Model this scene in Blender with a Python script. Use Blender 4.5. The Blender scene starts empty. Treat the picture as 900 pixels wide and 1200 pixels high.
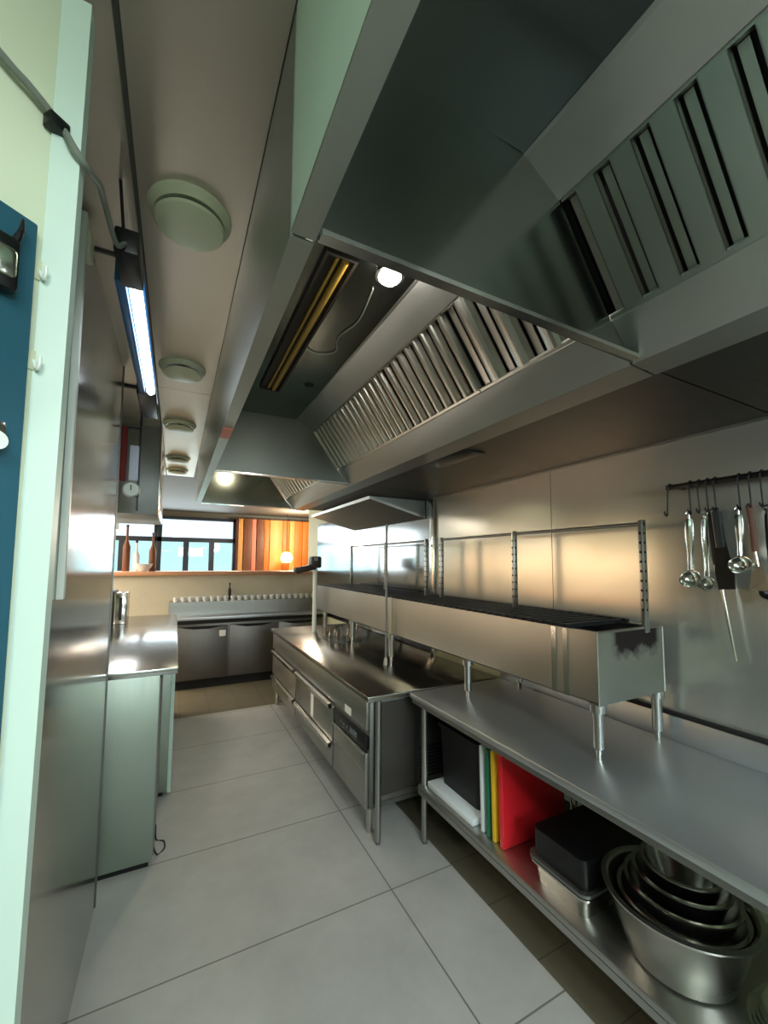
import bpy, bmesh, math, random
from mathutils import Vector, Matrix
random.seed(4)
S = bpy.context.scene
COL = S.collection
PI = math.pi

# ------------------------------------------------------------------ materials
def lin(h):
    h = h.lstrip('#')
    o = []
    for i in (0, 2, 4):
        c = int(h[i:i+2], 16) / 255
        o.append(c / 12.92 if c <= .04045 else ((c + .055) / 1.055) ** 2.4)
    return (*o, 1)

def newmat(name):
    m = bpy.data.materials.new(name); m.use_nodes = True
    nt = m.node_tree
    return m, nt, nt.nodes['Principled BSDF']

def plain(name, col, rough=.5, metal=0., spec=.5, noise=0.0, nscale=8, bump=0.0):
    m, nt, p = newmat(name)
    p.inputs['Base Color'].default_value = lin(col)
    p.inputs['Roughness'].default_value = rough
    p.inputs['Metallic'].default_value = metal
    p.inputs['Specular IOR Level'].default_value = spec
    tc = nt.nodes.new('ShaderNodeTexCoord')
    n = nt.nodes.new('ShaderNodeTexNoise'); n.inputs['Scale'].default_value = nscale; n.inputs['Detail'].default_value = 5
    nt.links.new(tc.outputs['Object'], n.inputs['Vector'])
    if noise:
        r = nt.nodes.new('ShaderNodeMix'); r.data_type = 'RGBA'; r.blend_type = 'MULTIPLY'
        r.inputs[0].default_value = noise
        r.inputs[6].default_value = lin(col)
        nt.links.new(n.outputs['Fac'], r.inputs[7])
        nt.links.new(r.outputs[2], p.inputs['Base Color'])
    if bump:
        b = nt.nodes.new('ShaderNodeBump'); b.inputs['Strength'].default_value = bump; b.inputs['Distance'].default_value = .01
        nt.links.new(n.outputs['Fac'], b.inputs['Height']); nt.links.new(b.outputs['Normal'], p.inputs['Normal'])
    return m

def steel(name, col='#b9bab6', rough=.28, stretch=(1, 60, 60), var=.12, wav=.0, smudge=.12, metal=1.0, grain=.03):
    """brushed stainless steel: grain lines along one axis, faint smudges, faint buckling of the sheet"""
    m, nt, p = newmat(name)
    p.inputs['Metallic'].default_value = metal
    tc = nt.nodes.new('ShaderNodeTexCoord')
    mp = nt.nodes.new('ShaderNodeMapping'); mp.inputs['Scale'].default_value = stretch
    nt.links.new(tc.outputs['Object'], mp.inputs['Vector'])
    n = nt.nodes.new('ShaderNodeTexNoise'); n.inputs['Scale'].default_value = 3; n.inputs['Detail'].default_value = 4
    nt.links.new(mp.outputs['Vector'], n.inputs['Vector'])
    big = nt.nodes.new('ShaderNodeTexNoise'); big.inputs['Scale'].default_value = 2.2; big.inputs['Detail'].default_value = 6
    nt.links.new(tc.outputs['Object'], big.inputs['Vector'])
    mr = nt.nodes.new('ShaderNodeMapRange'); mr.inputs[3].default_value = max(.03, rough - var * .5); mr.inputs[4].default_value = rough + var
    nt.links.new(n.outputs['Fac'], mr.inputs[0])
    ad = nt.nodes.new('ShaderNodeMath'); ad.operation = 'MULTIPLY_ADD'
    ad.inputs[1].default_value = smudge; nt.links.new(big.outputs['Fac'], ad.inputs[0]); nt.links.new(mr.outputs[0], ad.inputs[2])
    nt.links.new(ad.outputs[0], p.inputs['Roughness'])
    mx = nt.nodes.new('ShaderNodeMix'); mx.data_type = 'RGBA'
    a = lin(col); mx.inputs[6].default_value = (a[0]*.82, a[1]*.82, a[2]*.82, 1); mx.inputs[7].default_value = a
    nt.links.new(big.outputs['Fac'], mx.inputs[0]); nt.links.new(mx.outputs[2], p.inputs['Base Color'])
    b = nt.nodes.new('ShaderNodeBump'); b.inputs['Strength'].default_value = grain; b.inputs['Distance'].default_value = .001
    nt.links.new(n.outputs['Fac'], b.inputs['Height'])
    if wav:
        w = nt.nodes.new('ShaderNodeTexNoise'); w.inputs['Scale'].default_value = 1.6; w.inputs['Detail'].default_value = 1
        nt.links.new(tc.outputs['Object'], w.inputs['Vector'])
        b2 = nt.nodes.new('ShaderNodeBump'); b2.inputs['Strength'].default_value = wav; b2.inputs['Distance'].default_value = .05
        nt.links.new(w.outputs['Fac'], b2.inputs['Height']); nt.links.new(b.outputs['Normal'], b2.inputs['Normal'])
        nt.links.new(b2.outputs['Normal'], p.inputs['Normal'])
    else:
        nt.links.new(b.outputs['Normal'], p.inputs['Normal'])
    return m

def emit(name, col, strength):
    m, nt, p = newmat(name)
    p.inputs['Base Color'].default_value = lin(col)
    p.inputs['Emission Color'].default_value = lin(col)
    p.inputs['Emission Strength'].default_value = strength
    return m

def glass(name, col, refl=.06):
    m, nt, p = newmat(name)
    nt.nodes.remove(p)
    t = nt.nodes.new('ShaderNodeBsdfTransparent'); t.inputs['Color'].default_value = lin(col)
    g = nt.nodes.new('ShaderNodeBsdfGlossy'); g.inputs['Roughness'].default_value = .02
    mx = nt.nodes.new('ShaderNodeMixShader'); mx.inputs[0].default_value = refl
    nt.links.new(t.outputs[0], mx.inputs[1]); nt.links.new(g.outputs[0], mx.inputs[2])
    nt.links.new(mx.outputs[0], nt.nodes['Material Output'].inputs['Surface'])
    return m

def tile_mat(name, col, grout, sx, sy, ox, oy, gw=.006, rough=.45):
    """square tiles with grout lines in world x/y (the object's origin is at the world origin)"""
    m, nt, p = newmat(name)
    N = nt.nodes.new; L = nt.links.new
    tc = N('ShaderNodeTexCoord'); sp = N('ShaderNodeSeparateXYZ'); L(tc.outputs['Object'], sp.inputs[0])
    def line(out, size, off):
        a = N('ShaderNodeMath'); a.operation = 'SUBTRACT'; L(out, a.inputs[0]); a.inputs[1].default_value = off
        d = N('ShaderNodeMath'); d.operation = 'DIVIDE'; L(a.outputs[0], d.inputs[0]); d.inputs[1].default_value = size
        r = N('ShaderNodeMath'); r.operation = 'ROUND'; L(d.outputs[0], r.inputs[0])
        e = N('ShaderNodeMath'); e.operation = 'SUBTRACT'; L(d.outputs[0], e.inputs[0]); L(r.outputs[0], e.inputs[1])
        b = N('ShaderNodeMath'); b.operation = 'ABSOLUTE'; L(e.outputs[0], b.inputs[0])
        l = N('ShaderNodeMath'); l.operation = 'LESS_THAN'; L(b.outputs[0], l.inputs[0]); l.inputs[1].default_value = gw / size / 2
        return l.outputs[0]
    mxm = N('ShaderNodeMath'); mxm.operation = 'MAXIMUM'
    L(line(sp.outputs[0], sx, ox), mxm.inputs[0]); L(line(sp.outputs[1], sy, oy), mxm.inputs[1])
    n = N('ShaderNodeTexNoise'); n.inputs['Scale'].default_value = 3.5; n.inputs['Detail'].default_value = 8; n.inputs['Roughness'].default_value = .65
    L(tc.outputs['Object'], n.inputs['Vector'])
    cr = N('ShaderNodeMix'); cr.data_type = 'RGBA'; a = lin(col)
    cr.inputs[6].default_value = (a[0]*.72, a[1]*.72, a[2]*.72, 1); cr.inputs[7].default_value = (min(1, a[0]*1.2), min(1, a[1]*1.2), min(1, a[2]*1.2), 1)
    L(n.outputs['Fac'], cr.inputs[0])
    g = N('ShaderNodeMix'); g.data_type = 'RGBA'; L(mxm.outputs[0], g.inputs[0]); L(cr.outputs[2], g.inputs[6]); g.inputs[7].default_value = lin(grout)
    L(g.outputs[2], p.inputs['Base Color'])
    p.inputs['Roughness'].default_value = rough
    return m

def sooty(name, col, z0, x0, x1):
    """steel with a soot stain running down from the rim"""
    m = steel(name, col, .3, (60, 60, 4))
    nt = m.node_tree; N = nt.nodes.new; L = nt.links.new
    p = nt.nodes['Principled BSDF']
    src = p.inputs['Base Color'].links[0].from_socket
    rsrc = p.inputs['Roughness'].links[0].from_socket
    tc = N('ShaderNodeTexCoord'); sp = N('ShaderNodeSeparateXYZ'); L(tc.outputs['Object'], sp.inputs[0])
    n = N('ShaderNodeTexNoise'); n.inputs['Scale'].default_value = 14; n.inputs['Detail'].default_value = 3; L(tc.outputs['Object'], n.inputs['Vector'])
    a = N('ShaderNodeMath'); a.operation = 'MULTIPLY_ADD'; L(n.outputs['Fac'], a.inputs[0]); a.inputs[1].default_value = .12; L(sp.outputs[2], a.inputs[2])
    st = N('ShaderNodeMapRange'); L(a.outputs[0], st.inputs[0]); st.inputs[1].default_value = z0; st.inputs[2].default_value = z0 + .05
    c = N('ShaderNodeMapRange'); L(sp.outputs[0], c.inputs[0]); c.inputs[1].default_value = x0; c.inputs[2].default_value = x0 + .04
    d = N('ShaderNodeMapRange'); L(sp.outputs[0], d.inputs[0]); d.inputs[1].default_value = x1; d.inputs[2].default_value = x1 - .04
    m1 = N('ShaderNodeMath'); m1.operation = 'MULTIPLY'; L(st.outputs[0], m1.inputs[0]); L(c.outputs[0], m1.inputs[1])
    m2 = N('ShaderNodeMath'); m2.operation = 'MULTIPLY'; L(m1.outputs[0], m2.inputs[0]); L(d.outputs[0], m2.inputs[1])
    g = N('ShaderNodeMix'); g.data_type = 'RGBA'; L(m2.outputs[0], g.inputs[0]); L(src, g.inputs[6]); g.inputs[7].default_value = lin('#3a3433')
    L(g.outputs[2], p.inputs['Base Color'])
    r = N('ShaderNodeMix'); L(m2.outputs[0], r.inputs[0]); L(rsrc, r.inputs[2]); r.inputs[3].default_value = .7
    L(r.outputs[0], p.inputs['Roughness'])
    return m

M = {}
M['steel_y'] = steel('brushed_steel_along_y', '#b4b5b0', .27, (60, 1.2, 60))          # grain along y
M['steel_x'] = steel('brushed_steel_along_x', '#b4b5b0', .27, (1.2, 60, 60))
M['steel_z'] = steel('brushed_steel_upright', '#b4b5b0', .27, (60, 60, 1.2))
M['wall_steel'] = steel('wall_cladding_steel', '#cfd1c8', .18, (60, 1.0, 60), .02, .14, .06, metal=.72, grain=0)
M['ceil_paint'] = plain('dark_ceiling_paint', '#5b5b54', .6)
M['ceil_steel'] = steel('ceiling_steel', '#d8d0c2', .34, (40, 1.5, 40), .1, .15)
M['mirror_steel'] = steel('polished_panel_steel', '#a9aaa6', .1, (60, 60, 1), .08, .03, .06)
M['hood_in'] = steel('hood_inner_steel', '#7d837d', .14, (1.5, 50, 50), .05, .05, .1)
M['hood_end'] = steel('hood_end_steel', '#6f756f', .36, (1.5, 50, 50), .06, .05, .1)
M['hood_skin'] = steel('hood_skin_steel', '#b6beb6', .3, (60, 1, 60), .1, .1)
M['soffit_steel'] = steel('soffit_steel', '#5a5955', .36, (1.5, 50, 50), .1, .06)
M['panel_steel'] = steel('brushed_panel_steel', '#b4b4ac', .11, (60, 60, 1), .02, .04, .07, metal=.85, grain=0)
M['gloss_steel'] = steel('glossy_worktop_steel', '#c9cbcb', .13, (60, 1, 60), .04, .06, .1)
M['filter'] = steel('filter_steel', '#b2b3ac', .26, (40, 40, 2), .08)
M['table_steel'] = steel('worktop_steel', '#c4cace', .33, (60, 1.0, 60), .05, .05, .12, metal=.87, grain=.01)
M['range_steel'] = steel('range_worktop_steel', '#a9a7a2', .16, (60, 1.0, 60), .05, .05, .12, grain=.01)
M['dull_steel'] = steel('dull_steel', '#8e918e', .42, (50, 50, 2), .12)
M['cab_steel'] = steel('cabinet_side_steel', '#b3c0b3', .38, (50, 50, 1.2), .1)
M['dark_steel'] = steel('dark_door_steel', '#7d7a75', .38, (50, 50, 2), .1)
M['bright_steel'] = steel('polished_utensil_steel', '#d2d2cc', .12, (20, 20, 20), .06)
M['bowl_steel'] = steel('bowl_steel', '#c6c6bf', .2, (1, 1, 3), .03)
M['grill_end'] = sooty('soot_stained_steel', '#b6b9b1', 1.315-.867, 1.60-1.74, 1.955-1.74)
M['black_metal'] = plain('black_metal', '#17191a', .4, .4)
M['black_plastic'] = plain('black_plastic', '#0b0c0d', .4, 0, .4)
M['charcoal'] = plain('charcoal_grate', '#17191c', .6, .2, .4, .5, 40, .4)
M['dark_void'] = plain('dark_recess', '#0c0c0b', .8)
M['cream'] = plain('cream_paint', '#d3dcc0', .55, 0, .4, .12, 3)
M['mint'] = plain('pale_green_paint', '#c9dfd2', .42, 0, .5, .1, 4)
M['mint_lit_skin'] = plain('pale_green_lit_skin', '#bfdacd', .3)  # near hood skin: the teal light on it is put into this green
M['blue_board'] = plain('petrol_blue_board', '#275a6b', .45, 0, .5, .25, 6)
M['white_plastic'] = plain('white_plastic', '#dfe8df', .35)
M['vent_cream'] = plain('vent_enamel', '#c9cfae', .4)
M['grey_cable'] = plain('grey_cable', '#6f776c', .5)
M['black_cable'] = plain('black_cable', '#15181a', .5)
M['floor_tile'] = tile_mat('grey_floor_tile', '#b9bab6', '#77766f', 1.43, .715, 1.03, 1.876, .007, .42)
M['brown_tile'] = tile_mat('brown_floor_tile', '#6e6957', '#4c4739', .3, .3, .1, .1, .005, .5)
M['board_white'] = plain('white_board_plastic', '#dfe9ec', .45)
M['board_green'] = plain('green_board_plastic', '#1c6e52', .45)
M['board_yellow'] = plain('yellow_board_plastic', '#e3bf2b', .45)
M['board_red'] = plain('red_board_plastic', '#df2630', .28)
M['wood'] = plain('orange_wood', '#cf9c76', .45, 0, .4, .3, 12)
M['wood_dark'] = plain('brown_timber', '#7a4a30', .5, 0, .4, .4, 10)
M['wood_pale'] = plain('pale_timber', '#dca25c', .5, 0, .4, .25, 10)
M['wood_amber'] = plain('amber_timber', '#c9762d', .5, 0, .4, .3, 10)
M['coral'] = plain('coral_plaster', '#d3806a', .6)
M['bar_cream'] = plain('bar_front_cream', '#d2ccb4', .5, 0, .4, .2, 5)
M['window_frame'] = plain('navy_window_frame', '#1d2a36', .4)
M['amber'] = plain('yellowed_tube', '#a5832f', .35)
M['slot'] = plain('slot_brown', '#241c12', .6)
M['red_cloth'] = plain('red_cloth', '#6d1f22', .8)
M['paper'] = plain('paper_white', '#c9cfe2', .7)
M['brown_handle'] = plain('brown_wood_handle', '#5b3524', .5)
M['uv_blue'] = plain('blue_lamp_housing', '#2c5f8e', .3, .3)
M['tube_on'] = emit('lit_tube', '#f4f8ff', 6)
M['bulb_on'] = emit('lit_bulb', '#fff6e6', 60)
M['warm_on'] = emit('lit_lantern', '#ffb45a', 14)
M['linen_streak_glow'] = emit('streak_lamp_linen', '#ffc49a', 5)  # glow of the added linen lamp, meant for its reflection in the wall
M['panel_on'] = emit('lit_ceiling_panel', '#e9fff2', 3)
M['pane_clear'] = glass('clear_pane', '#f6fbff')
M['pane_blue'] = glass('blue_tinted_pane', '#dcf2f4')
M['sticker'] = plain('white_sticker', '#e6e6e0', .5)
M['olive'] = plain('olive_plaster', '#6b6a35', .7)

# ------------------------------------------------------------------ mesh helpers
class MB:
    def __init__(self): self.bm = bmesh.new()
    def box(self, x0, x1, y0, y1, z0, z1, bev=0, seg=2, mat=None):
        r = bmesh.ops.create_cube(self.bm, size=1)
        vs = r['verts']
        for v in vs:
            v.co = Vector(((x0+x1)/2 + v.co.x*(x1-x0), (y0+y1)/2 + v.co.y*(y1-y0), (z0+z1)/2 + v.co.z*(z1-z0)))
        if bev:
            es = list({e for v in vs for e in v.link_edges})
            r = bmesh.ops.bevel(self.bm, geom=es, offset=bev, segments=seg, affect='EDGES', profile=.5)
            vs = r['verts']
        if mat is not None:
            vs = [v for v in vs if v.is_valid]
            bmesh.ops.transform(self.bm, matrix=mat, verts=list({w for v in vs for f in v.link_faces for w in f.verts}))
        return self
    def prism(self, pts, axis, a, b):
        """closed polygon pts extruded along axis from a to b; pts are the two other coordinates in order"""
        def mk(p, t):
            if axis == 'y': return (p[0], t, p[1])
            if axis == 'x': return (t, p[0], p[1])
            return (p[0], p[1], t)
        A = [self.bm.verts.new(mk(p, a)) for p in pts]; B = [self.bm.verts.new(mk(p, b)) for p in pts]
        n = len(pts)
        self.bm.faces.new(A); self.bm.faces.new(B[::-1])
        for i in range(n): self.bm.faces.new((A[i], B[i], B[(i+1) % n], A[(i+1) % n]))
        return self
    def sheet(self, path, axis, a, b, t):
        """thin folded sheet: open path of 2-D points given a thickness t, extruded along axis"""
        off = []
        n = len(path)
        for i in range(n):
            d = Vector((0, 0))
            if i > 0: d += (Vector(path[i]) - Vector(path[i-1])).normalized()
            if i < n-1: d += (Vector(path[i+1]) - Vector(path[i])).normalized()
            d.normalize(); off.append((path[i][0] - d.y*t, path[i][1] + d.x*t))
        return self.prism(list(path) + off[::-1], axis, a, b)
    def cyl(self, p0, p1, r0, r1=None, seg=16, cap=True):
        p0 = Vector(p0); p1 = Vector(p1); d = p1 - p0
        r1 = r0 if r1 is None else r1
        q = Vector((0, 0, 1)).rotation_difference(d.normalized()).to_matrix().to_4x4()
        bmesh.ops.create_cone(self.bm, cap_ends=cap, cap_tris=False, segments=seg, radius1=r0, radius2=r1, depth=d.length,
                              matrix=Matrix.Translation((p0+p1)/2) @ q)
        return self
    def lathe(self, prof, c, seg=40, axis=(0, 0, 1), close=False):
        """profile [(r, h)...] turned about axis through c"""
        q = Vector((0, 0, 1)).rotation_difference(Vector(axis).normalized()).to_matrix()
        c = Vector(c); rings = []
        for r, h in prof:
            if r < 1e-6: rings.append([self.bm.verts.new(c + q @ Vector((0, 0, h)))])
            else: rings.append([self.bm.verts.new(c + q @ Vector((r*math.cos(2*PI*k/seg), r*math.sin(2*PI*k/seg), h))) for k in range(seg)])
        if close: rings.append(rings[0])
        for A, B in zip(rings, rings[1:]):
            for k in range(seg):
                k2 = (k+1) % seg
                f = [A[k % len(A)], A[k2 % len(A)], B[k2 % len(B)], B[k % len(B)]]
                u = []
                for v in f:
                    if v not in u: u.append(v)
                if len(u) > 2:
                    try: self.bm.faces.new(u)
                    except ValueError: pass
        return self
    def tube(self, pts, r, seg=8, sub=4):
        """round tube along a smoothed path"""
        P = [Vector(p) for p in pts]
        if sub > 1 and len(P) > 2:
            Q = []
            for i in range(len(P)-1):
                a = P[max(i-1, 0)]; b = P[i]; c = P[i+1]; d = P[min(i+2, len(P)-1)]
                for k in range(sub):
                    t = k/sub
                    Q.append(.5*((2*b) + (c-a)*t + (2*a-5*b+4*c-d)*t*t + (3*b-a-3*c+d)*t**3))
            Q.append(P[-1]); P = Q
        rings = []; up = Vector((.13, .31, .94))
        for i, p in enumerate(P):
            d = (P[min(i+1, len(P)-1)] - P[max(i-1, 0)]).normalized()
            a = d.cross(up); a = a.normalized() if a.length > 1e-4 else d.orthogonal().normalized()
            b = d.cross(a); up = -b if False else up
            rr = r(i/(len(P)-1)) if callable(r) else r
            rings.append([self.bm.verts.new(p + a*rr*math.cos(2*PI*k/seg) + b*rr*math.sin(2*PI*k/seg)) for k in range(seg)])
        for A, B in zip(rings, rings[1:]):
            for k in range(seg): self.bm.faces.new((A[k], A[(k+1) % seg], B[(k+1) % seg], B[k]))
        self.bm.faces.new(rings[0][::-1]); self.bm.faces.new(rings[-1])
        return self
    def rbox(self, x0, x1, y0, y1, z0, z1, r, taper=0, seg=5):
        """upright tray body with rounded corners; taper shrinks the bottom"""
        def ring(ins, z):
            o = []
            for cx, cy, a0 in ((x1-r, y1-r, 0), (x0+r, y1-r, PI/2), (x0+r, y0+r, PI), (x1-r, y0+r, 1.5*PI)):
                for k in range(seg+1):
                    a = a0 + PI/2*k/seg
                    px = cx + r*math.cos(a); py = cy + r*math.sin(a)
                    mx, my = (x0+x1)/2, (y0+y1)/2
                    o.append(self.bm.verts.new((px - math.copysign(ins, px-mx), py - math.copysign(ins, py-my), z)))
            return o
        A = ring(taper, z0); B = ring(0, z1); n = len(A)
        for k in range(n): self.bm.faces.new((A[k], A[(k+1) % n], B[(k+1) % n], B[k]))
        self.bm.faces.new(A[::-1]); self.bm.faces.new(B)
        return self
    def move(self, m):
        bmesh.ops.transform(self.bm, matrix=m, verts=self.bm.verts[:]); return self
    def build(self, name, mat, parent=None, smooth=True, at=None):
        bm = self.bm
        bmesh.ops.recalc_face_normals(bm, faces=bm.faces[:])
        o0 = Vector((0, 0, 0))
        if at is not None: o0 = Vector(at)
        base = o0.copy()
        if parent is not None:
            q = parent
            while q is not None: base += q.location if False else Vector((0, 0, 0)); q = q.parent
        wo = worldloc(parent) if parent is not None else o0
        for v in bm.verts: v.co -= wo
        me = bpy.data.meshes.new(name); bm.to_mesh(me); bm.free()
        o = bpy.data.objects.new(name, me); COL.objects.link(o)
        if parent is not None: o.parent = parent
        else: o.location = o0
        me.materials.append(M[mat] if isinstance(mat, str) else mat)
        if smooth:
            for p in me.polygons: p.use_smooth = True
            try: me.set_sharp_from_angle(angle=math.radians(32))
            except Exception: pass
        return o

def worldloc(o):
    v = Vector((0, 0, 0))
    while o is not None: v += o.location; o = o.parent
    return v

def tag(o, label=None, cat=None, group=None, kind=None):
    if label: o['label'] = label
    if cat: o['category'] = cat
    if group: o['group'] = group
    if kind: o['kind'] = kind
    return o

def thing(name, loc, label, cat, group=None):
    o = bpy.data.objects.new(name, None); COL.objects.link(o); o.location = loc; o.empty_display_size = .1
    return tag(o, label, cat, group)

def struct(o): o['kind'] = 'structure'; return o

# ------------------------------------------------------------------ THE SETTING
XW = 2.04                                   # clad right wall
CE = 2.66                                   # steel ceiling
struct(MB().box(-4, 6, -3, 9.6, -.12, 0).build('floor', 'brown_tile'))
struct(MB().box(-.30, 1.40, -2.8, 4.78, 0.0005, .012).build('trim_1', 'floor_tile'))        # large grey tiles laid over the old floor
c = struct(MB().box(-4, 6, -3, 9.6, CE+.01, CE+.12).build('ceiling', 'ceil_paint'))
for y0, y1 in ((-2.98, .30), (.304, 2.6), (2.604, 5.3)):
    MB().box(-.131, .155, y0, y1, CE, CE+.012).build('ceiling_sheet', 'ceil_steel', c)
for y0, y1 in ((-2.98, 1.50), (1.53, 5.3)):
    MB().box(-.9, -.143, y0, y1, CE-.004, CE+.012).build('ceiling_sheet', 'ceil_steel', c)
w = struct(MB().box(XW+.012, XW+.14, -3, 6.8, 0, CE+.01).build('wall_right', 'cream'))
for y0, y1 in ((-1.2, .1), (.103, 1.704), (1.708, 2.93)):
    MB().box(XW, XW+.013, y0, y1, .98, 2.24).build('cladding_sheet', 'wall_steel', w)
MB().box(XW-.028, XW+.013, 2.933, 2.99, .9, 2.24, .004).build('cladding_trim', 'bright_steel', w)
for y0, y1 in ((2.993, 3.80), (3.803, 6.22)):
    MB().box(XW-.012, XW+.013, y0, y1, .85, 2.24).build('cladding_sheet', 'mirror_steel', w)
lw = struct(MB().box(-3.3, -3.2, -3, 9.6, 0, CE+.01).build('wall_left', 'cream'))
MB().box(-3.2, -3.17, 2.4, 9.2, .0, 1.25).build('wooden_dado', 'wood', lw)
struct(MB().box(-1.05, -.56, 2.42, 5.1, 1.98, CE).build('wall_added_bulkhead', 'cream'))  # unseen block added to limit the bright band mirrored in the right wall
struct(MB().box(-4, 6, -3.1, -3, 0, CE+.01).build('wall_back', 'cream'))
struct(MB().box(6, 6.1, -3, 9.6, 0, CE+.01).build('wall_side', 'cream'))

# polished steel partition along the left of the aisle
p = struct(MB().box(-.36, -.285, .78, 2.40, 0, CE).build('wall_partition', 'cream'))
MB().box(-.285, -.28, .78, 2.41, .012, CE-.005).build('cladding_sheet', 'panel_steel', p)
MB().box(-.365, -.276, 2.40, 2.415, 0, CE, .002).build('end_trim', 'dull_steel', p)

# wall and jamb right beside the camera: a cream wall set at an angle, with a pale green jamb
ang = math.atan2(.657, .753)
Rw = Matrix.Translation((-.182, .735, 0)) @ Matrix.Rotation(ang, 4, 'Z')
nw = struct(MB().box(-.62, 0, .0, .05, 0, CE).move(Rw).build('wall_near', 'cream'))
j = MB().prism([(-.208, 0), (-.174, 0), (-.153, 2.53), (-.190, 2.53)], 'y', .722, .752).build('trim_2', 'mint'); struct(j)
struct(MB().box(-.30, -.206, .752, .80, 0, CE).build('trim_3', 'cream'))
def onwall(u, d, z): return Rw @ Vector((u, -d, z))

# far wall with windows and a warm timber screen
fw = struct(MB().box(-4, 6, 9.2, 9.35, 0, 1.30).build('wall_far', 'cream'))
MB().box(-4, 6, 9.2, 9.35, 2.56, CE+.01).build('lintel', 'ceil_paint', fw)
MB().box(1.14, 6, 9.25, 9.35, 1.30, 2.56).build('panel', 'coral', fw)
MB().box(-4, -2.2, 9.2, 9.35, 1.30, 2.56).build('panel', 'cream', fw)
for i, (x0, x1) in enumerate(((-2.2, -.36), (-.36, 1.14))):
    wn = MB()
    for a, b in ((x0, x0+.09), (x1-.05, x1)): wn.box(a, b, 9.18, 9.28, 1.30, 2.56, .004)
    wn.box(x0, x1, 9.18, 9.28, 1.30, 1.36).box(x0, x1, 9.18, 9.28, 2.04, 2.13).box(x0, x1, 9.18, 9.28, 2.50, 2.56)
    wo = struct(wn.build('window_%d' % (i+1), 'window_frame'))
    n = 3; st = (x1-x0-.04)/n
    for k in range(1, n):
        MB().box(x0+.06+k*st-.06, x0+.06+k*st+.045, 9.19, 9.27, 1.36, 2.04).build('mullion', 'window_frame', wo)
    MB().box(x0+.05, x1-.03, 9.225, 9.232, 2.13, 2.50).build('transom_pane', 'pane_clear', wo)
    MB().box(x0+.05, x1-.03, 9.225, 9.232, 1.36, 2.04).build('pane', 'pane_blue', wo)

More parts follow.
